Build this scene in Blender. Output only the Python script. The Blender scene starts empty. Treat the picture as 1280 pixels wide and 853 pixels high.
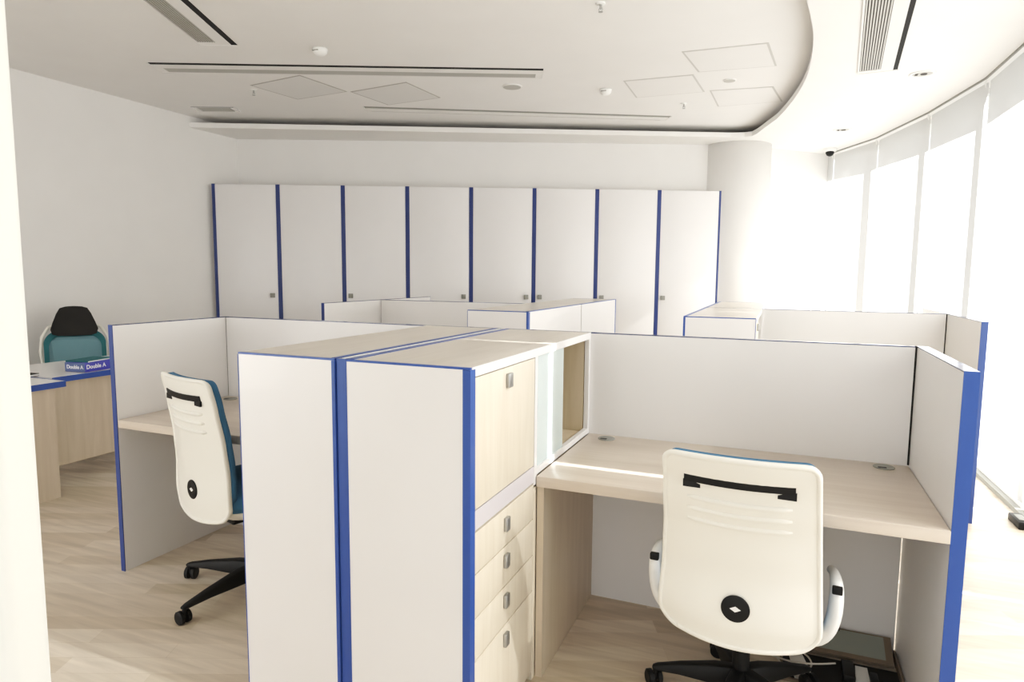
import bpy, bmesh, math, random
from mathutils import Vector, Matrix
random.seed(7)
S = bpy.context.scene
COL = S.collection
R_ = math.radians

# ------------------------------------------------------------------ materials
def mat(name, color, rough=.5, metallic=0., spec=.5, bump=0., bump_scale=200., coat=0.):
    m = bpy.data.materials.new(name); m.use_nodes = True
    nt = m.node_tree; b = nt.nodes['Principled BSDF']
    b.inputs['Base Color'].default_value = (*color, 1)
    b.inputs['Roughness'].default_value = rough
    b.inputs['Metallic'].default_value = metallic
    b.inputs['Specular IOR Level'].default_value = spec
    b.inputs['Coat Weight'].default_value = coat
    # faint procedural tone variation keeps large flat surfaces from looking synthetic
    n = nt.nodes.new('ShaderNodeTexNoise'); n.inputs['Scale'].default_value = bump_scale if bump else 3.
    tc = nt.nodes.new('ShaderNodeTexCoord'); nt.links.new(tc.outputs['Object'], n.inputs['Vector'])
    if bump:
        bp = nt.nodes.new('ShaderNodeBump'); bp.inputs['Strength'].default_value = bump; bp.inputs['Distance'].default_value = .002
        nt.links.new(n.outputs['Fac'], bp.inputs['Height']); nt.links.new(bp.outputs['Normal'], b.inputs['Normal'])
    else:
        mx = nt.nodes.new('ShaderNodeMix'); mx.data_type = 'RGBA'
        mx.inputs['A'].default_value = (*[c * .97 for c in color], 1); mx.inputs['B'].default_value = (*[min(1, c * 1.02) for c in color], 1)
        nt.links.new(n.outputs['Fac'], mx.inputs['Factor']); nt.links.new(mx.outputs['Result'], b.inputs['Base Color'])
    return m

def wood(name, c1, c2, stretch=(14, 14, 1.2), rough=.4):
    m = bpy.data.materials.new(name); m.use_nodes = True
    nt = m.node_tree; b = nt.nodes['Principled BSDF']; b.inputs['Roughness'].default_value = rough
    tc = nt.nodes.new('ShaderNodeTexCoord'); mp = nt.nodes.new('ShaderNodeMapping'); mp.inputs['Scale'].default_value = stretch
    nt.links.new(tc.outputs['Object'], mp.inputs['Vector'])
    n = nt.nodes.new('ShaderNodeTexNoise'); n.inputs['Scale'].default_value = 1.6; n.inputs['Detail'].default_value = 8; n.inputs['Roughness'].default_value = .6; n.inputs['Distortion'].default_value = .6
    nt.links.new(mp.outputs['Vector'], n.inputs['Vector'])
    r = nt.nodes.new('ShaderNodeValToRGB'); r.color_ramp.elements[0].position = .3; r.color_ramp.elements[1].position = .7
    r.color_ramp.elements[0].color = (*c1, 1); r.color_ramp.elements[1].color = (*c2, 1)
    nt.links.new(n.outputs['Fac'], r.inputs['Fac']); nt.links.new(r.outputs['Color'], b.inputs['Base Color'])
    return m

def floor_mat():
    m = bpy.data.materials.new('plank_floor'); m.use_nodes = True
    nt = m.node_tree; b = nt.nodes['Principled BSDF']; L = nt.links.new
    tc = nt.nodes.new('ShaderNodeTexCoord'); mp = nt.nodes.new('ShaderNodeMapping')
    mp.inputs['Rotation'].default_value = (0, 0, R_(-22.5))
    L(tc.outputs['Object'], mp.inputs['Vector'])
    br = nt.nodes.new('ShaderNodeTexBrick'); br.offset = .37; br.offset_frequency = 2
    br.inputs['Scale'].default_value = 1; br.inputs['Brick Width'].default_value = .95; br.inputs['Row Height'].default_value = .098
    br.inputs['Mortar Size'].default_value = .0012; br.inputs['Mortar Smooth'].default_value = .2; br.inputs['Bias'].default_value = 0
    br.inputs['Color1'].default_value = (.0, .0, .0, 1); br.inputs['Color2'].default_value = (1, 1, 1, 1); br.inputs['Mortar'].default_value = (.35, .35, .35, 1)
    L(mp.outputs['Vector'], br.inputs['Vector'])
    r = nt.nodes.new('ShaderNodeValToRGB')
    r.color_ramp.elements[0].color = (.56, .475, .365, 1); r.color_ramp.elements[1].color = (.74, .665, .565, 1)
    L(br.outputs['Color'], r.inputs['Fac'])
    mp2 = nt.nodes.new('ShaderNodeMapping'); mp2.inputs['Rotation'].default_value = (0, 0, R_(-22.5)); mp2.inputs['Scale'].default_value = (1.2, 14, 1)
    L(tc.outputs['Object'], mp2.inputs['Vector'])
    n = nt.nodes.new('ShaderNodeTexNoise'); n.inputs['Scale'].default_value = 2; n.inputs['Detail'].default_value = 6; n.inputs['Distortion'].default_value = .5
    L(mp2.outputs['Vector'], n.inputs['Vector'])
    r2 = nt.nodes.new('ShaderNodeValToRGB'); r2.color_ramp.elements[0].position = .3; r2.color_ramp.elements[1].position = .72
    r2.color_ramp.elements[0].color = (.84, .82, .80, 1); r2.color_ramp.elements[1].color = (1.1, 1.09, 1.08, 1)
    L(n.outputs['Fac'], r2.inputs['Fac'])
    mx = nt.nodes.new('ShaderNodeMix'); mx.data_type = 'RGBA'; mx.blend_type = 'MULTIPLY'; mx.inputs['Factor'].default_value = 1
    L(r.outputs['Color'], mx.inputs['A']); L(r2.outputs['Color'], mx.inputs['B']); L(mx.outputs['Result'], b.inputs['Base Color'])
    b.inputs['Roughness'].default_value = .38
    return m

def blind_mat():
    m = bpy.data.materials.new('blind_fabric'); m.use_nodes = True
    nt = m.node_tree; nt.nodes.remove(nt.nodes['Principled BSDF']); out = nt.nodes['Material Output']; L = nt.links.new
    d = nt.nodes.new('ShaderNodeBsdfDiffuse'); d.inputs['Color'].default_value = (.55, .54, .53, 1)
    t = nt.nodes.new('ShaderNodeBsdfTranslucent'); t.inputs['Color'].default_value = (.74, .735, .725, 1)
    tr = nt.nodes.new('ShaderNodeBsdfTransparent')
    wv = nt.nodes.new('ShaderNodeTexNoise'); wv.inputs['Scale'].default_value = 3
    mr = nt.nodes.new('ShaderNodeMapRange'); mr.inputs['To Min'].default_value = .50; mr.inputs['To Max'].default_value = .54
    L(wv.outputs['Fac'], mr.inputs['Value'])
    a = nt.nodes.new('ShaderNodeMixShader'); L(mr.outputs['Result'], a.inputs['Fac']); L(d.outputs[0], a.inputs[1]); L(t.outputs[0], a.inputs[2])
    c = nt.nodes.new('ShaderNodeMixShader'); c.inputs['Fac'].default_value = .05; L(a.outputs[0], c.inputs[1]); L(tr.outputs[0], c.inputs[2])
    L(c.outputs[0], out.inputs['Surface'])
    return m

def glass_mat(name, tint, gl=.1, frost=0.):
    m = bpy.data.materials.new(name); m.use_nodes = True
    nt = m.node_tree; nt.nodes.remove(nt.nodes['Principled BSDF']); out = nt.nodes['Material Output']; L = nt.links.new
    tr = nt.nodes.new('ShaderNodeBsdfTransparent'); tr.inputs['Color'].default_value = (*tint, 1)
    g = nt.nodes.new('ShaderNodeBsdfGlossy'); g.inputs['Roughness'].default_value = .05
    n = nt.nodes.new('ShaderNodeTexNoise'); n.inputs['Scale'].default_value = 1
    mr = nt.nodes.new('ShaderNodeMapRange'); mr.inputs['To Min'].default_value = gl * .9; mr.inputs['To Max'].default_value = gl * 1.1
    L(n.outputs['Fac'], mr.inputs['Value'])
    a = nt.nodes.new('ShaderNodeMixShader'); L(mr.outputs['Result'], a.inputs['Fac']); L(tr.outputs[0], a.inputs[1]); L(g.outputs[0], a.inputs[2])
    last = a
    if frost:
        d = nt.nodes.new('ShaderNodeBsdfDiffuse'); d.inputs['Color'].default_value = (.84, .90, .90, 1)
        b = nt.nodes.new('ShaderNodeMixShader'); b.inputs['Fac'].default_value = frost; L(a.outputs[0], b.inputs[1]); L(d.outputs[0], b.inputs[2]); last = b
    L(last.outputs[0], out.inputs['Surface'])
    return m

M = dict(
    wall=mat('wall_paint', (.80, .785, .765), .75), ceil=mat('ceiling_paint', (.80, .785, .765), .8),
    soffit=mat('soffit_paint', (.83, .815, .79), .8),
    white=mat('white_laminate', (.80, .785, .78), .28, coat=.15), whitep=mat('white_partition', (.78, .765, .755), .35),
    white_metal=mat('white_metal', (.80, .80, .78), .4), plaster=mat('pier_paint', (.92, .93, .88), .6),
    blue=mat('blue_edge_band', (.032, .085, .33), .35), topblue=mat('dark_top_edge', (.05, .065, .15), .14), blued=mat('deep_blue_edge_band', (.028, .060, .225), .38), navy=mat('navy_edge_band', (.018, .038, .17), .4),
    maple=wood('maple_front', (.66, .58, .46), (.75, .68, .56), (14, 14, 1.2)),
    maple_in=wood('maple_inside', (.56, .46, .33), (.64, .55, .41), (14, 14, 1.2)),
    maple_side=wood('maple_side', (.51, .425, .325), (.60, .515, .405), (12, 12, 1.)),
    top=wood('worktop_laminate', (.56, .475, .395), (.65, .57, .485), (1.2, 16, 16), .3),
    captop=wood('cabinet_top_laminate', (.60, .54, .46), (.68, .62, .54), (16, 1.2, 16), .28),
    lilac=mat('pale_rail', (.62, .58, .60), .4),
    metal=mat('brushed_metal', (.42, .42, .41), .35, .8), grey=mat('grey_plastic', (.29, .29, .265), .6, spec=.25),
    black=mat('black_plastic', (.008, .008, .008), .5, spec=.3), dark=mat('recess_shade', (.012, .011, .010), .9),
    shell=mat('ivory_plastic', (.82, .80, .73), .42), arm=mat('white_plastic', (.84, .84, .82), .35),
    fabric=mat('blue_fabric', (.048, .155, .28), .9, bump=.4, bump_scale=600), teal=mat('teal_fabric', (.03, .15, .17), .9, bump=.4, bump_scale=600),
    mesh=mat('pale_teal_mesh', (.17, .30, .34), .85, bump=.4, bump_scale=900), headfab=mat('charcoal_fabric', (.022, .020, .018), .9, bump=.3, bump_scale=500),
    slat=mat('grille_metal', (.45, .435, .40), .5), slatdark=mat('grille_gap', (.06, .055, .05), .8),
    panelgrey=mat('access_panel_grey', (.72, .71, .69), .8), lineL=mat('panel_joint_light', (.56, .545, .52), .8),
    line=mat('panel_joint', (.42, .40, .37), .8), panelc=mat('access_panel_paint', (.78, .765, .745), .8),
    paperblue=mat('violet_carton', (.07, .07, .42), .35), paperend=mat('slate_carton', (.12, .16, .32), .4), ink=mat('white_ink', (.85, .85, .9), .5),
    green=mat('dusty_green_board', (.30, .32, .28), .7, bump=.3, bump_scale=40), brown=mat('brown_edge', (.22, .17, .12), .7),
    cable=mat('white_cable', (.7, .68, .62), .5), ground=mat('pale_paving', (.16, .16, .155), .9), chrome=mat('chrome', (.7, .7, .7), .15, 1.),
    blind=blind_mat(), floor=floor_mat(), glass=glass_mat('clear_glass', (.97, .98, .98), .06), frosted=glass_mat('aqua_glass', (.86, .96, .96), .08, .55))

# ------------------------------------------------------------------ mesh helpers
class MB:
    def __init__(s): s.bm = bmesh.new()
    def box(s, x0, x1, y0, y1, z0, z1):
        v = [s.bm.verts.new(c) for c in ((x0,y0,z0),(x1,y0,z0),(x1,y1,z0),(x0,y1,z0),(x0,y0,z1),(x1,y0,z1),(x1,y1,z1),(x0,y1,z1))]
        for f in ((0,3,2,1),(4,5,6,7),(0,1,5,4),(1,2,6,5),(2,3,7,6),(3,0,4,7)): s.bm.faces.new([v[i] for i in f])
        return s
    def obox(s, A, B, w, z0, z1, side=0):
        # box along plan segment A-B with width w (side 0 centred, 1 left, -1 right)
        A = Vector(A[:2]); B = Vector(B[:2]); d = (B - A).normalized(); n = Vector((-d.y, d.x))
        lo, hi = {0: (-w/2, w/2), 1: (0, w), -1: (-w, 0)}[side]
        return s.prism([A + n*lo, B + n*lo, B + n*hi, A + n*hi], z0, z1)
    def prism(s, pts, z0, z1):
        n = len(pts)
        a = [s.bm.verts.new((p[0], p[1], z0)) for p in pts]; b = [s.bm.verts.new((p[0], p[1], z1)) for p in pts]
        for i in range(n): s.bm.faces.new((a[i], a[(i+1)%n], b[(i+1)%n], b[i]))
        s.bm.faces.new(a[::-1]); s.bm.faces.new(b)
        return s
    def loft(s, rings, cap=True, closed=True):
        vs = [[s.bm.verts.new(p) for p in r] for r in rings]
        n = len(vs[0])
        for a, b in zip(vs, vs[1:]):
            for i in range(n if closed else n-1): s.bm.faces.new((a[i], a[(i+1)%n], b[(i+1)%n], b[i]))
        if cap and closed: s.bm.faces.new(vs[0][::-1]); s.bm.faces.new(vs[-1])
        return s
    def cyl(s, c, r, h, axis='z', seg=24, r2=None):
        r2 = r if r2 is None else r2; rings = []
        for k, rr in ((0, r), (1, r2)):
            ring = []
            for i in range(seg):
                a = 2*math.pi*i/seg; u, v, w = rr*math.cos(a), rr*math.sin(a), h*k
                ring.append({'z': (c[0]+u, c[1]+v, c[2]+w), 'x': (c[0]+w, c[1]+u, c[2]+v), 'y': (c[0]+v, c[1]+w, c[2]+u)}[axis])
            rings.append(ring)
        return s.loft(rings)
    def lathe(s, c, prof, seg=28):
        return s.loft([[(c[0]+r*math.cos(2*math.pi*i/seg), c[1]+r*math.sin(2*math.pi*i/seg), c[2]+z) for i in range(seg)] for r, z in prof])
    def tube(s, pts, r, seg=8):
        P = [Vector(p) for p in pts]; rings = []; u = None
        for i, p in enumerate(P):
            d = (P[min(i+1, len(P)-1)] - P[max(i-1, 0)]).normalized()
            if u is None:
                u = d.cross(Vector((0,0,1))); u = Vector((1,0,0)) if u.length < 1e-3 else u.normalized()
            u = (u - d*u.dot(d)).normalized(); w = d.cross(u)
            rr = r[i] if isinstance(r, (list, tuple)) else r
            rings.append([p + u*rr*math.cos(2*math.pi*k/seg) + w*rr*math.sin(2*math.pi*k/seg) for k in range(seg)])
        return s.loft(rings)
    def ribbon(s, pts, side, w, t):
        # flat band of width w (along side vector) and thickness t following pts
        P = [Vector(p) for p in pts]; sd = Vector(side).normalized(); rings = []
        for i, p in enumerate(P):
            d = (P[min(i+1, len(P)-1)] - P[max(i-1, 0)]).normalized(); n = d.cross(sd).normalized()
            ww = w[i] if isinstance(w, (list, tuple)) else w
            rings.append([p - sd*ww/2 - n*t/2, p + sd*ww/2 - n*t/2, p + sd*ww/2 + n*t/2, p - sd*ww/2 + n*t/2])
        return s.loft(rings)
    def build(s, name, m, parent=None, bevel=0., smooth=False, seg=2, sub=0, solid=0.):
        bmesh.ops.recalc_face_normals(s.bm, faces=s.bm.faces)
        me = bpy.data.meshes.new(name); s.bm.to_mesh(me); s.bm.free()
        me.materials.append(m if not isinstance(m, str) else M[m])
        o = bpy.data.objects.new(name, me); COL.objects.link(o)
        if parent is not None: o.parent = parent
        if smooth:
            for p in me.polygons: p.use_smooth = True
        if solid:
            k = o.modifiers.new('solid', 'SOLIDIFY'); k.thickness = solid; k.offset = -1
        if bevel:
            k = o.modifiers.new('bevel', 'BEVEL'); k.width = bevel; k.segments = seg; k.limit_method = 'ANGLE'; k.angle_limit = R_(40)
            for p in me.polygons: p.use_smooth = True
        if sub:
            k = o.modifiers.new('sub', 'SUBSURF'); k.levels = sub; k.render_levels = sub
        return o

def tag(o, label=None, cat=None, group=None, kind=None):
    if label: o['label'] = label
    if cat: o['category'] = cat
    if group: o['group'] = group
    if kind: o['kind'] = kind
    return o
def thing(name, label, cat, loc=(0,0,0), rz=0., group=None):
    o = bpy.data.objects.new(name, None); COL.objects.link(o); o.empty_display_size = .1
    o.location = loc; o.rotation_euler = (0, 0, rz)
    return tag(o, label, cat, group)
def struct(mb, name, m, **k):
    return tag(mb.build(name, m, **k), kind='structure')
def dup(o, parent=None, **k):
    c = o.copy(); COL.objects.link(c)
    if parent is not None: c.parent = parent
    for ch in list(o.children): dup(ch, c)
    return c

# ------------------------------------------------------------------ room shell
ZS, ZU = 3.0, 3.12           # soffit underside, main ceiling
XL = -6.03
struct(MB().box(-6.3, 1.62, -3.4, 9.2, -.06, 0), 'floor', 'floor')
WV = [(.26, 8.20), (.52, 7.75), (.914, 6.93), (1.217, 5.80), (1.408, 4.697), (1.44, 3.25), (1.43, 1.90), (1.42, .685), (1.38, -.60)]
WO = [(x+.22, y) for x, y in WV] + [(1.40, -3.4)]
struct(MB().prism([(-6.3, -3.4), (-6.3, 8.6)] + WO, ZU, ZU+.1), 'ceiling', 'ceil')
struct(MB().box(XL-.12, XL, -5.2, 4.60, 0, ZU), 'wall_left', 'wall')
BW = [(XL-.1, 4.447), (-.75, 6.776)]
struct(MB().obox(BW[0], BW[1], .12, 0, ZU, side=1), 'wall_back', 'wall')
struct(MB().obox((-.75, 6.70), (.50, 7.90), .12, 0, ZU, side=1), 'wall_back_right', 'wall')
struct(MB().cyl((-.60, 6.97, 0), .40, ZS+.05, seg=64), 'wall_column', 'wall', smooth=False)
for p in bpy.data.objects['wall_column'].data.polygons: p.use_smooth = len(p.vertices) == 4
# dropped soffit: back strip + right field with a curved free edge
curve = [(-.62, 6.357), (-.48, 6.395), (-.40, 6.375), (-.345, 6.25), (-.25, 5.95), (-.13, 5.57), (-.055, 5.22), (0, 4.914), (.04, 4.66), (.069, 4.425), (.09, 4.2), (.103, 3.956), (.109, 3.7), (.108, 3.41),
         (.097, 3.15), (.072, 2.88), (.04, 2.60), (-.01, 2.30), (-.10, 1.95), (-.22, 1.6), (-.4, 1.2), (-.65, .75), (-.95, .3), (-1.3, -.15), (-1.7, -.6), (-2.15, -1.05), (-2.7, -1.5), (-3.4, -2.1)]
edge = [(XL, 3.826)] + curve + [(-3.5, -3.4)]
outer = WO[::-1] + [(XL, 8.5)]
struct(MB().prism(edge + outer, ZS, ZS+.052), 'ceiling_soffit', 'soffit')
# bright cove back-board above the soffit slab keeps the gap shallow
# near-left pier beside the camera
pier = MB()
pier.prism([(-1.75, -1.6), (-.883, -1.089), (-.90, -1.034), (-1.75, -.9)], 0, ZU)
struct(pier, 'wall_front', 'plaster', bevel=.012)

# curved window wall
struct(MB().obox((1.38, -.61), (1.20, -3.4), .12, 0, ZU, side=1), 'wall_right_blocker', 'wall')  # unseen solid wall, added instead of more windows to cut the light
def off(p, q, d):
    p, q = Vector(p), Vector(q); t = (q-p).normalized(); n = Vector((-t.y, t.x)); return n*d   # outward (+x)
for i, (p, q) in enumerate(zip(WV, WV[1:])):
    o = off(p, q, .14)
    t = (Vector(q)-Vector(p)).normalized()
    pp, qq = Vector(p)+o, Vector(q)+o
    fr = MB()
    fr.obox(qq - t*.14, qq - t*.04, .10, 0, ZU, side=1)
    fr.obox(pp, qq, .08, 0, .06, side=1).obox(pp, qq, .08, ZS-.04, ZU, side=1)
    w = struct(fr, 'window_%d' % (i+1), 'white_metal')
    MB().obox(pp + o*.2, qq + o*.2, .008, .06, ZS-.04).build('glass', 'glass', w)
# eaves outside over the glazing, dark gasket line at the ceiling, floor rail
fas = MB(); gas = MB(); rail = MB()
OV = [.50, .50, .54, .58] + [.60]*12
for i, (p, q) in enumerate(zip(WV, WV[1:])):
    o = off(p, q, 1); p, q = Vector(p), Vector(q)
    a = [p+o*.20, q+o*.20, q+o*OV[i+1], p+o*OV[i]]
    fas.prism(a, ZS+.02, ZS+.12)
    gas.prism([p-o*.035, q-o*.035, q-o*.02, p-o*.02], ZS-.012, ZS+.004)
    rail.prism([p-o*.05, q-o*.05, q+o*.10, p+o*.10], 0, .03)
struct(fas, 'trim_1', 'white_metal'); struct(gas, 'trim_2', 'grey'); struct(rail, 'trim_3', 'grey')
fb = thing('floor_box', 'small black box on the floor at the foot of the window blinds', 'box', (1.355, 3.02, 0), R_(2), None)
MB().box(-.035, .035, -.09, .09, 0, .045).build('housing', 'black', fb, bevel=.006); MB().box(-.022, .022, -.05, .05, .045, .05).build('lid', 'grey', fb, bevel=.002)
struct(MB().box(1.62, 40, -40, 40, -.4, -.3), 'ground', 'ground')

place = ['beside the back wall, under the white dome camera', 'second from the back corner', 'third from the back corner', 'fourth from the back corner',
         'beyond the blue-edged partition end', 'beside the walkway', 'beside the nearest workstation', 'behind the near workstation', 'past the photographer', 'near the front end', 'at the front end']
for i, (p, q) in enumerate(zip(WV, WV[1:])):
    p, q = Vector(p), Vector(q); t = (q-p).normalized(); o = off(p, q, 1); L = (q-p).length
    r = thing('roller_blind', 'white translucent roller blind glowing with sun, ' + place[i], 'blind', (p.x, p.y, 0), math.atan2(t.y, t.x), 'roller blinds along the curved windows')
    g0, g1 = .013, .013
    n = 10; mb = MB(); rows = [.045, 1., 2., ZS-.03]
    vs = [[mb.bm.verts.new((g0 + (L-g0-g1)*k/n, 0, z)) for k in range(n+1)] for z in rows]
    for a, b in zip(vs, vs[1:]):
        for k in range(n): mb.bm.faces.new((a[k], a[k+1], b[k+1], b[k]))
    mb.build('fabric', 'blind', r)
    MB().box(g0, L-g1, -.012, .012, .03, .05).build('bottom_bar', 'white_metal', r)
    MB().box(.004, .010, -.03, -.024, ZS-.075, ZS-.02).build('bracket', 'white_metal', r); MB().box(L-.012, L-.006, -.03, -.024, ZS-.06, ZS-.02).build('bracket', 'white_metal', r)

# ------------------------------------------------------------------ tall cupboards on the back wall
A = Vector((-5.975, 4.045)); B = Vector((-.715, 6.505))
t = (B-A).normalized(); ang = math.atan2(t.y, t.x); W = (B-A).length/8; HC = 2.427
knob = [1, 0, 0, 1, 1, 0, 0, 0]
kn = ['leftmost tall white cupboard, beside the left wall, knob at its right', 'second tall white cupboard from the left wall, no knob showing', 'third tall white cupboard from the left, knob at its left edge',
      'fourth tall white cupboard from the left, knob at its right edge', 'fifth tall white cupboard from the left, knob at its right edge', 'sixth tall white cupboard from the left, knob at its left edge',
      'seventh tall white cupboard, second from the round column', 'rightmost tall white cupboard, beside the round column']
for i in range(8):
    P = A + t*W*i
    c = thing('tall_cupboard', kn[i], 'cupboard', (P.x, P.y, 0), ang, 'tall cupboards along the back wall')
    MB().box(.002, W-.002, .022, .42, .0, HC).build('carcass', 'white', c)
    e = MB().box(0, .022, -.002, .022, .0, HC+.001).box(W-.022, W, -.002, .022, .0, HC+.001)
    if i == 0: e.box(.0, .034, -.004, .022, 0, HC+.001)
    e.build('edge_trim', 'navy', c)
    MB().box(.024, W-.024, .0, .02, .08, HC-.004).build('door', 'white', c, bevel=.001)
    MB().box(.024, W-.024, .01, .022, .0, .075).build('plinth', 'white', c)
    d = [o for o in c.children if o.name.startswith('door')][0]
    kx = W-.085 if knob[i] else .072
    if i != 1: MB().box(kx-.026, kx+.026, -.020, .0, 1.155, 1.207).build('knob', 'grey', d, bevel=.004)

# ------------------------------------------------------------------ partitions
def partition(label, x0, x1, y0, y1, h=1.2, ends=(), gap_shade=None, em='blue', group='white office partitions with blue edges'):
    """panel with a blue top edge and blue vertical edges at the named ends (x0,x1,y0,y1)"""
    r = thing('office_partition', label, 'partition', ((x0+x1)/2, (y0+y1)/2, 0), 0, group)
    hx, hy = (x1-x0)/2, (y1-y0)/2; e = .004
    ax0, ax1, ay0, ay1 = -hx, hx, -hy, hy
    tr = MB()
    if 'y0' in ends: tr.box(-hx, hx, -hy, -hy+e, 0, h); ay0 += e
    if 'y1' in ends: tr.box(-hx, hx, hy-e, hy, 0, h); ay1 -= e
    if 'x0' in ends: tr.box(-hx, -hx+e, -hy, hy, 0, h); ax0 += e
    if 'x1' in ends: tr.box(hx-e, hx, -hy, hy, 0, h); ax1 -= e
    MB().box(ax0, ax1, ay0, ay1, h-e, h).build('top_edge', 'topblue', r)
    if gap_shade:
        gx, jy = gap_shade; MB().box(min(gx*hx, gx*(hx+.006)), max(gx*hx, gx*(hx+.006)), jy-(y0+y1)/2, jy-(y0+y1)/2+.022, .752, h).build('gap_shade_strip', 'headfab', r)  # dark strip in the seam gap, its colour stands in for shade
    MB().box(ax0, ax1, ay0, ay1, 0, h-e).build('panel', 'whitep', r)
    if ends: tr.build('edge_band', em, r)
    return r
# first row
partition('white partition behind the near right desk, above its worktop', -1.185, .455, 1.20, 1.225)
partition('white partition at the right end of the nearest desk, broad blue front edge', .462, .500, .53, 1.225, ends=('y0',), gap_shade=(-1, 1.203))
partition('narrow blue-edged divider standing between the two near cabinets', -1.2185, -1.1845, .004, 1.19, ends=('y0',))
MB().box(-.005, .005, -.58, .593, 1.2, 1.2015).build('top_strip', 'white_metal', bpy.data.objects['office_partition.%03d' % (len([o for o in bpy.data.objects if o.name.startswith('office_partition')])-1)])
partition('white partition behind the left desk and its cable cap', -2.884, -1.215, 1.20, 1.225)
partition('white partition at the left end of the left desk, its blue front edge foremost', -2.915, -2.889, .525, 1.225, ends=('y0',), em='blued', gap_shade=(1, 1.203))
# second row right, back to back
partition('low white partition behind the right rear workstation, running towards the windows', -.57, 1.055, 3.775, 3.80)
partition('white partition nearest the windows with a dark blue upright edge', 1.062, 1.097, 2.93, 3.80, ends=('y0',), gap_shade=(-1, 3.777), em='blued')
partition('white partition continuing beyond the one nearest the windows', 1.062, 1.097, 3.803, 4.66, ends=('y1',))
# second row centre
partition('low white partition behind the middle rear workstation, under the tall cupboards', -3.47, -2.035, 3.62, 3.645)
partition('short bright white partition with a navy end, below the second cupboard', -3.505, -3.477, 2.80, 3.645, ends=('y0',), em='navy')
partition('farthest small white partition peeping above the middle rear workstation', -3.505, -3.477, 3.66, 4.56, ends=('y1',))

# ------------------------------------------------------------------ storage cabinets (front faces +x, length along y)
def cabinet(label, w=.405, L=1.20, h=1.2, front=.001, back=.012, loc=(0,0,0), group='low storage cabinets between the desks'):
    c = thing('storage_cabinet', label, 'cabinet', loc, 0, group)
    X = w; T = .03
    # carcass: near end panel, far end, base, back
    MB().box(back, X-front, .0, T, 0, h-.006).build('end_panel', 'white', c)
    MB().box(.0, .022, T, L, 0, h-.004).build('back_panel', 'white', c)
    k = MB(); k.box(.022, X-.022, L-.02, L, 0, h-.03); k.box(.022, X-.022, T, L-.02, .72, .76); k.box(.022, X-.022, .505, .525, 0, h-.03)
    k.build('inner_board', 'maple_in', c)
    MB().box(X-.03, X, .503, .532, 0, .71).build('corner_post', 'maple', c)
    tr = MB().box(0, X, 0, .010, h-.006, h).box(X-front, X+.0015, -.0015, T, 0, h-.0065).box(0, .020, .010, L, h-.004, h+.001).box(-.001, back, -.0015, .03, 0, h-.0065)
    tr.build('edge_band', 'blue', c)
    MB().box(.020, X-.001, .010, L, h-.027, h-.0005).build('top_board', 'captop', c)
    MB().box(X-.001, X+.002, .010, L, h-.0062, h).box(X-.001, X+.002, T, L, h-.028, h-.0062).box(X-.018, X+.001, .505, .530, .72, h-.028).box(X-.018, X+.001, L-.022, L, .75, h-.028).box(X-.018, X+.001, .53, L-.022, .752, .775).build('front_frame', 'white', c)
    d = MB().box(X-.018, X, T+.004, .502, .792, h-.032).build('door', 'maple', c, bevel=.001)
    MB().box(X, X+.012, .250, .284, 1.105, 1.150).build('handle', 'metal', d, bevel=.003)
    MB().box(X-.022, X-.001, T+.002, .505, .730, .788).build('rail', 'lilac', c)
    zs = [.725, .600, .468, .338, .03]
    for a, b in zip(zs, zs[1:]):
        dr = MB().box(X-.018, X, T+.004, .502, b+.002, a-.002).build('drawer', 'maple', c, bevel=.001)
        zc = a-.045 if a < .72 else a-.05
        MB().box(X, X+.012, .240, .270, zc-.024, zc+.020).build('handle', 'metal', dr, bevel=.003)
    # open niche above the desk with a sliding glass pane
    MB().box(.03, .045, .53, L-.02, .76, h-.03).build('niche_back', 'maple_in', c)
    MB().box(X-.013, X-.008, .535, .845, .775, h-.028).build('glass_pane', 'frosted', c)
    # lower fill below the desk level
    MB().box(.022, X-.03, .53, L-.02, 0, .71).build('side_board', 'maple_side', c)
    return c
cr = cabinet('near right low cabinet with pale wood drawers and blue upright edge', front=.022, back=.002, loc=(-1.181, 0, 0))
cl = cabinet('near left low cabinet, plain white end facing the camera, left of the blue gap', loc=(-1.222, 0, 0)); cl.scale = (-.92, 1, 1)
c2 = dup(cl); c2.location = (-.565, 2.57, 0); c2.scale = (1.04, 1, 1)
tag(c2, 'low cabinet at the left of the right rear workstation', 'cabinet')
c3 = dup(cl); c3.location = (-1.575, 2.52, 0); c3.scale = (-1.12, 1.04, 1)
tag(c3, 'low cabinet with a tall white side behind the centre cabinet tops', 'cabinet')
c4 = dup(cl); c4.location = (-1.575, 5.02, 0); c4.scale = (-1.12, -1.03, 1)
tag(c4, 'rear low cabinet touching the far end of the centre rear cabinet', 'cabinet')
c5 = dup(cl); c5.location = (-.565, 5.02, 0); c5.scale = (1.04, -1.01, 1)
tag(c5, 'farthest low cabinet at the right, in sun before the column', 'cabinet')

# ------------------------------------------------------------------ desks of the first row
def desk(label, x0, x1, y0, y1, panel_x, gx):
    r = thing('office_desk', label, 'desk', (x0, y0, 0), 0, 'built-in workstation desks')
    MB().box(0, x1-x0, 0, y1-y0, .711, .75).build('worktop', 'top', r, bevel=.0025)
    px = panel_x - x0
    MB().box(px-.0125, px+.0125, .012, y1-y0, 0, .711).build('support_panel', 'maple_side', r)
    for g in gx:
        gp = MB().lathe((g[0]-x0, g[1]-y0, .75), [(.036, 0), (.036, .003), (.033, .005), (.005, .005)]).build('cable_cap', 'grey', r)
        MB().box(g[0]-x0-.022, g[0]-x0+.006, g[1]-y0-.03, g[1]-y0-.012, .7551, .7556).build('slot', 'black', gp)
    return r
desk('near right desk with pale laminate worktop and two round cable caps', -.7725, .460, .520, 1.199, -.7605, [(-.676, 1.13), (.372, 1.14)])
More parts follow.
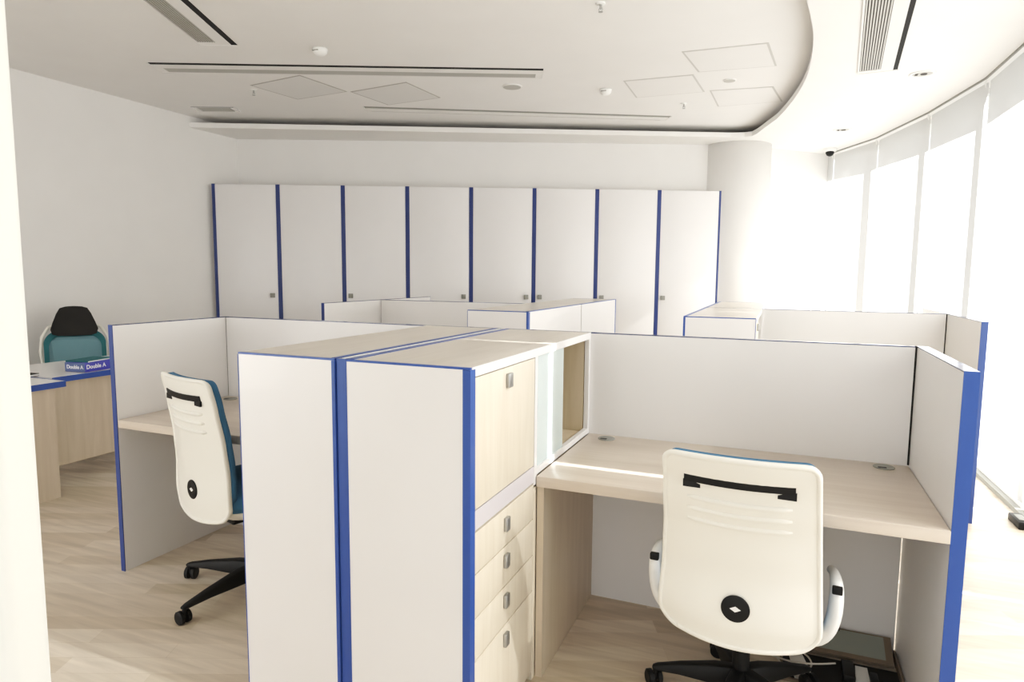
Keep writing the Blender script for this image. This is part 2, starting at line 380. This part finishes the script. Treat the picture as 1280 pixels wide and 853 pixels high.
desk('left desk with pale worktop behind the tilted chair', -2.884, -1.60, .525, 1.199, -1.625, [(-2.80, 1.13)])

# ------------------------------------------------------------------ task chairs
def lerp(tab, t):
    for (a, b), (c, d) in zip(tab, tab[1:]):
        if t <= c:
            k = (t-a)/(c-a); k = k*k*(3-2*k)*.5 + k*.5
            return b + (d-b)*k
    return tab[-1][1]
YP0 = [(0, -.272), (.12, -.290), (.33, -.280), (.55, -.305), (.8, -.365), (1, -.425)]
YP = list(YP0)
def surf(s, t, wtop=.205, wbot=.236, r=.045, z0=.380, z1=.958, sag=.03, wrap=.03, back=0., inset=0.):
    H = z1 - z0; w = wbot + (wtop - wbot)*t - inset
    d = min(t, 1-t)*H; r = .060 if t < .5 else .028
    if d < r: w -= r - math.sqrt(max(0, r*r - (r-d)**2))
    x = s*w
    zz = z0 + t*H - sag*(1-(x/.21)**2)*(1-t)**2 if abs(x) < .21 else z0 + t*H
    y = lerp(YP, t) + wrap*(x/.2)**2 + back
    return (x, y, zz)
def sheet(ns, ts, **k):
    mb = MB(); V = [[mb.bm.verts.new(surf(s, t, **k)) for s in ns] for t in ts]
    for a, b in zip(V, V[1:]):
        for i in range(len(ns)-1): mb.bm.faces.new((a[i], b[i], b[i+1], a[i+1]))
    return mb
NS = [-1, -.97, -.93, -.85] + [-.75 + .15*i for i in range(11)] + [.85, .93, .97, 1]
TS = [0, .003, .01, .02, .035, .055, .08] + [.11 + .05*i for i in range(16)] + [.90, .92, .945, .965, .98, .99, .997, 1]
def make_chair(label, loc, rz, star, Rr=.285, lift=0., rec=1.):
    YP[:] = [(t_, -.272 + (y_ + .272)*rec) for t_, y_ in YP0]
    c = thing('task_chair', label, 'chair', loc, rz, None)
    sh = sheet(NS, TS).build('back_shell', 'shell', c, smooth=True)
    k = sh.modifiers.new('solid', 'SOLIDIFY'); k.thickness = .014; k.offset = 0
    # raised rim all round the back of the shell
    loop = [surf(-1, t, inset=.006) for t in TS] + [surf(s, 1, inset=.006) for s in NS[1:]] + [surf(1, t, inset=.006) for t in TS[::-1][1:]] + [surf(s, 0, inset=.006) for s in NS[::-1][1:-1]]
    loop = [(x, y-.004, z) for x, y, z in loop]
    cl_ = []
    for p in loop:
        if not cl_ or (Vector(p)-Vector(cl_[-1])).length > .006: cl_.append(p)
    cl_.append(cl_[0])
    MB().tube(cl_, .0085, 8).build('rim', 'shell', sh, smooth=True)
    # three moulded ribs
    for j, tt in enumerate((.765, .70, .635)):
        pts = [surf(-.66 + 1.32*i/12, tt - .006*math.sin(math.pi*i/12)) for i in range(13)]
        MB().tube([(x, y-.0045, z) for x, y, z in pts], [.005] + [.010]*11 + [.005], 8).build('rib', 'shell', sh, smooth=True)
    # black grip slot with two lugs
    mb = MB()
    top = [surf(-.70 + 1.40*i/12,   .875 - .004*math.sin(math.pi*i/12)) for i in range(13)]
    mb.ribbon([(x, y-.009, z) for x, y, z in top], (0, -.18, 1), .024, .006)
    for s0 in (-.60, .60):
        x, y, z = surf(s0, .842); mb.box(x-.024, x+.024, y-.012, y-.004, z-.012, z+.010)
    mb.build('grip_slot', 'black', sh)
    # round black boss
    x, y, z = surf(0, .205)
    mb = MB(); mb.cyl((0, y-.011, z), .041, .006, axis='y', seg=36); bs = mb.build('round_cap', 'black', sh, bevel=.002)
    MB().loft([[(-.016, y-.0122, z), (0, y-.0122, z-.009), (.016, y-.0122, z), (0, y-.0122, z+.009)], [(-.014, y-.0105, z), (0, y-.0105, z-.007), (.014, y-.0105, z), (0, y-.0105, z+.007)]]).build('diamond_mark', 'arm', bs)
    # back cushion in front of the shell
    TS2 = [t for t in TS]
    bc = sheet(NS, TS2, wrap=.03, back=.024, inset=.008, z0=.43, z1=.958).build('back_cushion', 'fabric', c, smooth=True)
    k = bc.modifiers.new('solid', 'SOLIDIFY'); k.thickness = .026; k.offset = 0
    # seat pan and cushion
    def rr(w, d, r, z, y0=0., n=6):
        pts = []
        for cx, cy, a0 in ((w-r, d-r, 0), (-w+r, d-r, 90), (-w+r, -d+r, 180), (w-r, -d+r, 270)):
            for i in range(n+1):
                a = R_(a0 + 90*i/n); pts.append((cx + r*math.cos(a), cy + r*math.sin(a) + y0, z))
        return pts
    MB().loft([rr(.17, .17, .09, .345, -.02), rr(.215, .215, .09, .375, -.02), rr(.225, .225, .09, .40, -.02)]).build('seat_pan', 'shell', c, smooth=True, bevel=.004)
    MB().loft([rr(.225, .225, .09, .40, -.015), rr(.235, .235, .10, .42, -.015), rr(.235, .235, .10, .45, -.015), rr(.215, .215, .09, .47, -.015), rr(.15, .15, .07, .476, -.015)]).build('seat_cushion', 'fabric', c, smooth=True)
    # arms: white loops with black pads
    for s in (-1, 1):
        pts = [(s*.10, -.11, .352), (s*.18, -.115, .335), (s*.230, -.12, .35), (s*.258, -.135, .40), (s*.268, -.145, .46), (s*.270, -.145, .52), (s*.268, -.12, .545), (s*.262, -.06, .548), (s*.258, .02, .52)]
        pts2 = []
        for a, b in zip(pts, pts[1:]):
            for i in range(3): pts2.append(Vector(a).lerp(Vector(b), i/3))
        pts2.append(Vector(pts[-1]))
        for _ in range(2): pts2 = [pts2[0]] + [(pts2[i-1] + pts2[i]*2 + pts2[i+1])/4 for i in range(1, len(pts2)-1)] + [pts2[-1]]
        am = MB().tube(pts2, [.014 + .008*math.sin(math.pi*min(1, .12 + i/(len(pts2)-1))) for i in range(len(pts2))], 14).build('armrest', 'arm', c, smooth=True)
        mb = MB(); mb.box(s*.270-.014, s*.270+.014, -.166, -.148, .522, .545)
        mb.build('arm_pad', 'black', am, bevel=.003)
    MB().box(-.09, .09, -.16, .10, .305, .348).build('tilt_mechanism', 'black', c, bevel=.01)
    mb = MB().tube([(.08, .02, .325), (.2, .02, .325), (.27, .02, .335)], .005); mb.cyl((.262, .02, .335), .012, .03, axis='x')
    mb.build('lever', 'black', c)
    MB().lathe((0, 0, 0), [(.028, .10), (.028, .20), (.018, .20), (.018, .31+lift)]).build('gas_column', 'black', c, smooth=False)
    for o_ in c.children:
        if not o_.name.startswith('gas_column'): o_.location.z = lift
    hub = MB().lathe((0, 0, 0), [(.040, .062), (.048, .08), (.046, .105), (.035, .125)]).build('base_hub', 'black', c, smooth=True)
    for i in range(5):
        a = R_(star + 72*i) - rz; u = Vector((math.cos(a), math.sin(a), 0)); n = Vector((-u.y, u.x, 0))
        rings = []
        for f, w, zt, zb in ((.02, .034, .132, .064), (.3, .029, .128, .066), (.7, .021, .106, .070), (.97, .016, .086, .066), (1.03, .012, .078, .068)):
            p = u*Rr*f; rings.append([p - n*w + Vector((0,0,zb)), p + n*w + Vector((0,0,zb)), p + n*w*.7 + Vector((0,0,zt)), p - n*w*.7 + Vector((0,0,zt))])
        lg = MB().loft(rings).build('base_leg', 'black', c, bevel=.005)
        # caster: twin wheels with hood and stem
        p = u*Rr*.99; b = R_(37 + 61*i); w = Vector((math.cos(b), math.sin(b), 0)); q = p + Vector((-w.y, w.x, 0))*.012
        mb = MB()
        for sg in (-1, 1):
            rings = []
            for off_, rad in ((.006, .024), (.008, .0285), (.022, .0285), (.026, .022)):
                cen = q + w*sg*off_ + Vector((0, 0, .0285)); v = Vector((-w.y, w.x, 0))
                rings.append([cen + v*rad*math.cos(2*math.pi*k_/22) + Vector((0,0,1))*rad*math.sin(2*math.pi*k_/22) for k_ in range(22)])
            mb.loft(rings)
        mb.tube([q + w*-.02 + Vector((0,0,.0285)), q + w*.02 + Vector((0,0,.0285))], .006)
        mb.tube([p + Vector((0,0,.03)), p + Vector((0,0,.072))], .007)
        mb.build('caster', 'black', lg, smooth=False)
    return c
make_chair('ivory-backed task chair with blue seat at the near right desk', (-.078, .665, 0), R_(-2.5), 184)
make_chair('ivory-backed task chair turned sideways at the left desk', (-2.175, .655, 0), R_(-17), 190, Rr=.37, lift=.062, rec=.35)

# ------------------------------------------------------------------ far left desks, chair and things on them
d1 = thing('office_desk', 'far left desk with white top and blue edge, carton on it', 'desk', (-5.15, 1.19, 0), 0, None)
MB().box(.0, .755, .0, 1.6, .715, .749).build('worktop', 'white', d1)
MB().box(.755, .76, .0, 1.6, .713, .75).build('edge_band', 'blue', d1)
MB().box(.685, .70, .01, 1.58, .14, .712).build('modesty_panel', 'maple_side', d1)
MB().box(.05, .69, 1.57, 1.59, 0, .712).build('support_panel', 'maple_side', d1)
MB().box(.64, .70, .70, .76, 0, .14).build('foot', 'black', d1)
d2 = thing('office_desk', 'desk end at the left margin with white top, blue edge and wood panel', 'desk', (-5.15, -.25, 0), 0, None)
MB().box(.0, .945, .0, 1.40, .715, .749).build('worktop', 'white', d2)
MB().box(.945, .95, .0, 1.40, .713, .7505).box(0, .945, 1.40, 1.405, .713, .7505).build('edge_band', 'blue', d2)
MB().box(.90, .92, .02, 1.345, 0, .712).build('support_panel', 'maple_side', d2)

cx = thing('paper_carton', 'violet blue paper carton with white lettering on the far left desk', 'carton', (-4.50, 1.57, .75), R_(8), None)
MB().box(-.11, .06, -.15, .19, 0, .066).build('box', 'paperblue', cx, bevel=.003)
MB().box(-.112, .058, -.1515, -.150, .002, .064).build('end_label', 'paperend', cx)
def text(s, size, loc, rot, name, m, parent):
    cu = bpy.data.curves.new(name, 'FONT'); cu.body = s; cu.size = size; cu.align_x = 'CENTER'; cu.align_y = 'CENTER'; cu.extrude = .0006; cu.offset = .0008
    tmp = bpy.data.objects.new('tmp_text', cu); COL.objects.link(tmp)
    dg = bpy.context.evaluated_depsgraph_get(); me = bpy.data.meshes.new_from_object(tmp.evaluated_get(dg)); bpy.data.objects.remove(tmp); bpy.data.curves.remove(cu)
    me.name = name; me.materials.clear(); me.materials.append(M[m])
    o = bpy.data.objects.new(name, me); COL.objects.link(o); o.parent = parent; o.location = loc; o.rotation_euler = rot
    return o
text('Double A', .040, (.0612, -.062, .034), (R_(90), 0, R_(90)), 'lettering', 'ink', cx)
text('Double A', .036, (-.025, -.1525, .034), (R_(90), 0, 0), 'lettering', 'ink', cx)
mg = thing('magazine', 'dark magazine lying on the violet carton', 'magazine', (-4.53, 1.53, .8165), R_(14), None)
MB().box(-.085, .085, -.10, .14, 0, .008).build('pages', 'arm', mg); MB().box(-.087, .087, -.102, .142, .008, .010).box(-.087, .087, -.102, -.1, 0, .008).build('cover', 'teal', mg)
tb = thing('notebook', 'dark grey notebook on the desk at the left margin', 'notebook', (-4.63, 1.06, .7505), R_(10), None)
MB().box(-.10, .10, -.13, .13, .002, .014).build('pages', 'arm', tb); MB().box(-.103, .103, -.133, .133, .014, .018).box(-.103, -.1, -.133, .133, 0, .014).box(-.103, .103, -.133, .133, 0, .002).build('cover', 'headfab', tb)

ec = thing('executive_chair', 'high-backed white chair with black headrest and teal mesh back by the left wall', 'chair', (-5.47, 2.07, 0), R_(-125), None)
def bow(hw, z0, z1, r, yb, curve_, n=8, z_arch=0.):
    P = []
    for cxx, cz, a0 in ((hw-r, z1-r, 0), (-hw+r, z1-r, 90), (-hw+r, z0+r, 180), (hw-r, z0+r, 270)):
        for i in range(n+1):
            a = R_(a0+90*i/n); x = cxx + r*math.cos(a); z = cz + r*math.sin(a)
            P.append((x, yb - curve_*(1-(x/hw)**2), z + z_arch*(1-(x/hw)**2)*(1 if a0 < 180 else 0)))
    return P
# frame (teal), mesh, outer ivory frame, headrest
ob = bow(.225, .46, .895, .07, -.20, .05, z_arch=.05); ib = bow(.19, .50, .855, .06, -.20, .05, z_arch=.045)
mb = MB(); fo = [Vector(p) for p in ob]; fi = [Vector(p) for p in ib]; dY = Vector((0, -.03, 0))
mb.loft([fo, fi, [p+dY for p in fi], [p+dY for p in fo], fo], cap=False); mb.build('back_frame', 'teal', ec)
mb = MB(); mb.loft([[p + Vector((0, -.012, 0)) for p in fi], [p + Vector((0, -.016, 0)) for p in fi]]); mb.build('back_mesh', 'mesh', ec)
for s in (-1, 1):
    MB().tube([(s*.17, -.27, .45), (s*.235, -.24, .60), (s*.25, -.24, .76), (s*.235, -.25, .88), (s*.19, -.26, .96), (s*.10, -.27, .99)], .014).build('outer_frame', 'shell', ec, smooth=True)
hr = []
for yy, k in ((-.20, .90), (-.19, 1.), (-.235, 1.), (-.25, .9)):
    pts = []
    for (x, z) in [(-.10, 1.125), (-.06, 1.138), (0, 1.142), (.06, 1.138), (.10, 1.125), (.125, 1.08), (.155, 1.0), (.172, .945), (.16, .905), (.12, .89), (0, .885), (-.12, .89), (-.16, .905), (-.172, .945), (-.155, 1.0), (-.125, 1.08)]:
        pts.append((x*k, yy - .02*(1-(x/.17)**2), 1.01 + (z-1.01)*k))
    hr.append(pts)
MB().loft(hr).build('headrest', 'headfab', ec, smooth=True)
def disc(w, d, z): return [(w*math.copysign(abs(math.cos(a))**.5, math.cos(a)), d*math.copysign(abs(math.sin(a))**.5, math.sin(a)), z) for a in [2*math.pi*i/32 for i in range(32)]]
MB().loft([disc(.22, .21, .42), disc(.24, .23, .44), disc(.24, .23, .47), disc(.2, .2, .49)]).build('seat', 'teal', ec, smooth=True)
for s in (-1, 1):
    MB().tube([(s*.12, -.1, .41), (s*.26, -.1, .42), (s*.275, -.1, .55), (s*.27, -.08, .62), (s*.26, .1, .63)], .018).build('armrest', 'arm', ec, smooth=True)
MB().lathe((0, 0, 0), [(.045, .07), (.045, .12), (.028, .12), (.028, .30), (.018, .30), (.018, .42)]).build('gas_column', 'black', ec)
for i in range(5):
    a = R_(20+72*i); u = Vector((math.cos(a), math.sin(a), 0))
    lg = MB().tube([u*.02 + Vector((0,0,.095)), u*.3 + Vector((0,0,.075))], [.026, .016]).build('base_leg', 'black', ec)
    p = u*.295; MB().cyl((p.x-.02, p.y, .03), .03, .04, axis='x').build('caster', 'black', lg)

# ------------------------------------------------------------------ ceiling fittings
def vent(label, P, dirang, L, W, z, lay, dark=1, slats=9, closed=True):
    """P near-end corner on the slot side; x along the vent, y across. lay = (slot, blank, grille) widths as fractions"""
    r = thing('ceiling_vent', label, 'vent', (P[0], P[1], z), dirang, 'linear air vents in the ceiling')
    f = .012; s, b, g = [q*W for q in lay]
    y0, y1, y2, y3 = 0, s, s+b, s+b+g
    fr = MB(); fr.box(-.01, 0, -.004, y3+f, -.009, 0).box(L, L+.01, -.004, y3+f, -.009, 0).box(0, L, y3, y3+f, -.009, 0).box(0, L, y1, y2, -.006, 0)
    if closed: fr.box(0, .055, y2, y3, -.006, 0).box(L-.055, L, y2, y3, -.006, 0)
    fr.build('frame', 'panelc', r)
    MB().box(0, L, y0, y1, -.003, 0).build('slot', 'dark' if dark else 'grey', r)  # no opening is cut: the slot's shade is this strip's colour
    MB().box(.055, L-.055, y2, y3, -.002, 0).build('grille_backing', 'slatdark', r)  # dark sheet paints the shade behind the slats
    sl = MB()
    for i in range(slats):
        y = y2 + g*(i+.5)/slats; sl.box(.055, L-.055, y-g/slats*.28, y+g/slats*.28, -.006, -.002)
    sl.build('grille', 'slat', r)
    return r
a1 = math.atan2(1.285, 2.915)
def mir(r): r.scale = (1, -1, 1); return r
vent('long dark-slotted air vent across the middle of the ceiling', (-4.814, 2.356), a1, 3.19, .235, ZU, (.17, .38, .45), slats=7)
v = vent('air vent cut by the top left edge of the photo', (-3.821+1.25, 2.30-2.75), math.atan2(.731, -.331)-.0, 3.02, .27, ZU, (.16, .34, .50), slats=8)
vent('thin far air vent near the dropped ceiling edge', (-3.999, 4.148), math.atan2(1.477, 2.815), 3.18, .18, ZU, (.32, .60, .08), dark=0, slats=1)
vent('small short grille near the left wall', (-5.682, 3.536), math.atan2(.17, .407), .44, .17, ZU, (.02, .02, .96), slats=5, closed=False)
v = vent('wide air vent on the lower ceiling above the walkway', (.712, 4.208), math.atan2(-1.37, -.10), 3.2, .255, ZS, (.12, .32, .56), slats=9)
v.scale = (1, -1, 1); v.location = (.712, 4.208, ZS)
# fix the handedness of the top-left vent: slot lies on its right
bpy.data.objects['ceiling_vent.001'].scale = (1, 1, 1)

def access(label, quad, z=ZU, cover='panelc', line='line'):
    c = sum((Vector(q) for q in quad), Vector((0, 0)))/4
    r = thing('access_panel', label, 'panel', (c.x, c.y, z), 0, 'flush access panels in the ceiling')
    q = [Vector(p)-c for p in quad]; qi = [p*(1-.014/p.length*1.6) for p in q]
    MB().prism(q, -.003, 0).build('frame', line, r); MB().prism(qi, -.005, 0).build('cover', cover, r)
access('diamond-looking ceiling panel at the left', [(-4.521, 3.151), (-3.89, 3.064), (-3.821, 3.632), (-4.444, 3.688)], cover='panelgrey')
access('diamond-looking ceiling panel at the right of its twin', [(-3.797, 3.647), (-3.146, 3.566), (-3.109, 4.127), (-3.735, 4.179)], cover='panelgrey')
access('square ceiling panel nearest the curved edge and the camera', [(-.789, 3.621), (-.18, 3.645), (-.132, 4.227), (-.734, 4.176)], line='lineL')
access('square ceiling panel left of the cluster by the curved edge', [(-1.364, 4.203), (-.776, 4.23), (-.746, 4.796), (-1.373, 4.78)], line='lineL')
access('square ceiling panel farthest of the cluster by the curved edge', [(-.702, 4.771), (-.163, 4.838), (-.09, 5.40), (-.686, 5.386)], line='lineL')
for lab, (x, y), s in (('white smoke detector above the long vent, at left', (-3.299, 2.593), 1.), ('white smoke detector between the long vents, at right', (-1.574, 4.414), 1.)):
    r = thing('smoke_detector', lab, 'smoke detector', (x, y, ZU), 0, 'smoke detectors')
    MB().lathe((0, 0, 0), [(.055*s, 0), (.055*s, -.012), (.05*s, -.03), (.035*s, -.045), (.01, -.05)][::-1]).build('body', 'arm', r, smooth=True)
    MB().lathe((0, 0, 0), [(.0525*s, -.018), (.0505*s, -.026)][::-1]).box(-.03, .02, -.056, -.045, -.026, -.02).build('slot', 'grey', r)
for lab, (x, y), rr_ in (('flat round ceiling speaker between the air vents', (-2.329, 4.02), .09), ('flat round disc between the clustered ceiling panels', (-.51, 4.501), .055)):
    r = thing('ceiling_speaker', lab, 'speaker', (x, y, ZU), 0, None)
    MB().lathe((0, 0, 0), [(rr_, 0), (rr_, -.006), (rr_*.9, -.009)][::-1]).build('ring', 'panelc', r)
    MB().lathe((0, 0, 0), [(rr_*.88, 0), (rr_*.88, -.010), (rr_*.1, -.012)][::-1]).build('grille', 'slat', r)
for lab, (x, y) in (('small sprinkler head beside the left diamond panel', (-4.597, 3.274)), ('small sprinkler head below the clustered panels', (-.979, 5.146)), ('small sprinkler head at the top edge of the photo', (-1.127, 2.543))):
    r = thing('sprinkler', lab, 'sprinkler', (x, y, ZU), 0, 'ceiling sprinklers')
    MB().lathe((0, 0, 0), [(.030, 0), (.028, -.006), (.014, -.010)][::-1]).build('rose', 'arm', r)
    b = MB().lathe((0, 0, 0), [(.008, 0), (.008, -.03), (.006, -.036)][::-1])
    b.tube([(.007, 0, -.025), (.013, 0, -.038), (.002, 0, -.052)], .002).tube([(-.007, 0, -.025), (-.013, 0, -.038), (-.002, 0, -.052)], .002).build('body', 'metal', r)
    MB().lathe((0, 0, 0), [(.014, -.050), (.014, -.053)][::-1]).build('deflector', 'metal', r)
for lab, (x, y) in (('round recessed downlight near the wide air vent', (.905, 4.408)), ('round recessed downlight nearer the dome camera', (.502, 6.343))):
    r = thing('downlight', lab, 'downlight', (x, y, ZS), 0, 'recessed downlights')
    MB().loft([[(rr_*math.cos(2*math.pi*i/32), rr_*math.sin(2*math.pi*i/32), zz) for i in range(32)] for rr_, zz in ((.092, 0), (.092, -.006), (.07, -.006), (.066, .0))], cap=False).build('ring', 'arm', r, smooth=True)
    MB().lathe((0, 0, 0), [(.068, -.001), (.068, -.004)][::-1]).build('reflector', 'slat', r)
    MB().lathe((0.01, 0, 0), [(.024, -.004), (.022, -.009)][::-1]).box(-.05, -.03, -.02, .02, -.008, -.004).build('lamp', 'slatdark', r)
dc = thing('dome_camera', 'small white dome camera with black eye where the blinds begin', 'camera', (.45, 7.45, ZS), 0, None)
MB().lathe((0, 0, 0), [(.075, 0), (.075, -.02), (.068, -.035), (.055, -.045)][::-1]).build('housing', 'arm', dc, smooth=False)
mb = MB(); mb.lathe((0, -.012, 0), [(.050, -.03), (.048, -.06), (.034, -.085), (.012, -.096)][::-1]); mb.build('eye', 'black', dc, smooth=True)

# ------------------------------------------------------------------ floor hatch and cables under the near desk
fh = thing('floor_hatch', 'open floor hatch with a dusty green lid under the near desk', 'hatch', (.30, 1.02, 0), 0, None)
MB().box(-.24, .15, -.15, .05, .001, .004).build('shade_sheet', 'dark', fh)  # flat dark sheet above the floor paints the hole's shade
MB().box(-.25, .158, -.16, -.15, 0, .012).box(-.25, -.24, -.15, .06, 0, .012).box(.15, .158, -.16, .16, 0, .03).build('frame', 'brown', fh)
def tilt(mb_pts, name, m, par, th):
    mb = MB(); lo = [Vector(p) for p in mb_pts]; up = [p + Vector((0, -.02, .10)).normalized()*0 + Vector((0, -th*.35, th)) for p in lo]
    mb.loft([lo, up]); return mb.build(name, m, par)
lid = tilt([(-.24, .055, .012), (.14, .055, .012), (.14, .172, .06), (-.24, .172, .06)], 'lid', 'brown', fh, .012)
tilt([(-.20, .068, .0295), (.115, .068, .0295), (.115, .163, .0685), (-.20, .163, .0685)], 'lid_board', 'green', lid, .002)
MB().box(-.04, .0, -.10, .01, .004, .035).build('socket', 'black', fh, bevel=.003); MB().box(.05, .075, -.12, -.03, .004, .03).build('socket', 'black', fh, bevel=.003)
MB().prism([(.0, -.12), (.05, -.12), (.05, .03), (.01, .03)], .005, .008).build('paper_scrap', 'arm', fh); MB().prism([(-.20, -.14), (-.13, -.14), (-.17, .03), (-.22, .03)], .005, .008).build('paper_scrap', 'arm', fh)
import math as _m
for j, (lab, pts) in enumerate((('pale loose cable looping beside the floor hatch', [(-.22, 1.03), (-.12, .92), (0, .86), (.10, .90), (.17, .98), (.14, 1.05), (.06, 1.04), (.03, .98), (.08, .90), (.18, .85)]),
                                ('pale loose cable running out of the floor hatch towards the chair', [(.24, 1.0), (.16, .96), (.06, .97), (-.04, 1.04), (-.12, 1.12), (-.2, 1.14)]))):
    P = [Vector((x, y, .018 + .012*_m.sin(i*1.3+j))) for i, (x, y) in enumerate(pts)]
    for _ in range(3):
        Q = [P[0]]
        for a, b in zip(P, P[1:]): Q += [a.lerp(b, .25), a.lerp(b, .75)]
        P = Q + [P[-1]]
    tag(MB().tube([p for p in P], .0035, 6).build('power_cable', 'cable', None, smooth=True), lab, 'cable')

# ------------------------------------------------------------------ light
w = bpy.data.worlds.new('World'); S.world = w; w.use_nodes = True
bg = w.node_tree.nodes['Background']; bg.inputs['Color'].default_value = (.99, .985, .97, 1); bg.inputs['Strength'].default_value = 0.92
sd = bpy.data.lights.new('sun', 'SUN'); sd.energy = 15.5; sd.angle = R_(.6); sd.color = (1, .985, .965)
so = bpy.data.objects.new('sun', sd); COL.objects.link(so)
D = Vector((-1, .005, -.64)).normalized(); so.rotation_euler = D.to_track_quat('-Z', 'Y').to_euler()

# ------------------------------------------------------------------ camera
yaw, pit, rol = -.3904, -.1034, .0083
F = Vector((math.sin(yaw)*math.cos(pit), math.cos(yaw)*math.cos(pit), math.sin(pit)))
R0 = Vector((math.cos(yaw), -math.sin(yaw), 0)); U0 = R0.cross(F)
Rv = R0*math.cos(rol) + U0*math.sin(rol); Uv = U0*math.cos(rol) - R0*math.sin(rol)
cd = bpy.data.cameras.new('camera'); cam = bpy.data.objects.new('camera', cd); COL.objects.link(cam)
cam.matrix_world = Matrix(((Rv.x, Uv.x, -F.x, -.007), (Rv.y, Uv.y, -F.y, -1.5734), (Rv.z, Uv.z, -F.z, 1.4558), (0, 0, 0, 1)))
cd.sensor_fit = 'HORIZONTAL'; cd.sensor_width = 36; cd.lens = 817.33/1280*36; cd.clip_start = .02; cd.clip_end = 200
S.camera = cam

S.view_settings.view_transform = 'Standard'; S.view_settings.look = 'None'; S.view_settings.exposure = 0.84; S.view_settings.gamma = 1.12
S.view_settings.use_curve_mapping = True
cm = S.view_settings.curve_mapping; cm.white_level = (2.4, 2.4, 2.4)
cv = cm.curves[3]
for x, y in ((.0125, .019), (.05, .115), (.125, .305), (.2083, .48), (.3125, .655), (.4583, .82), (.70, .95)): cv.points.new(x, y)
cm.update()
S.cycles.use_denoising = True
S.cycles.max_bounces = 10; S.cycles.diffuse_bounces = 6; S.cycles.transparent_max_bounces = 16
S.cycles.sample_clamp_indirect = 6
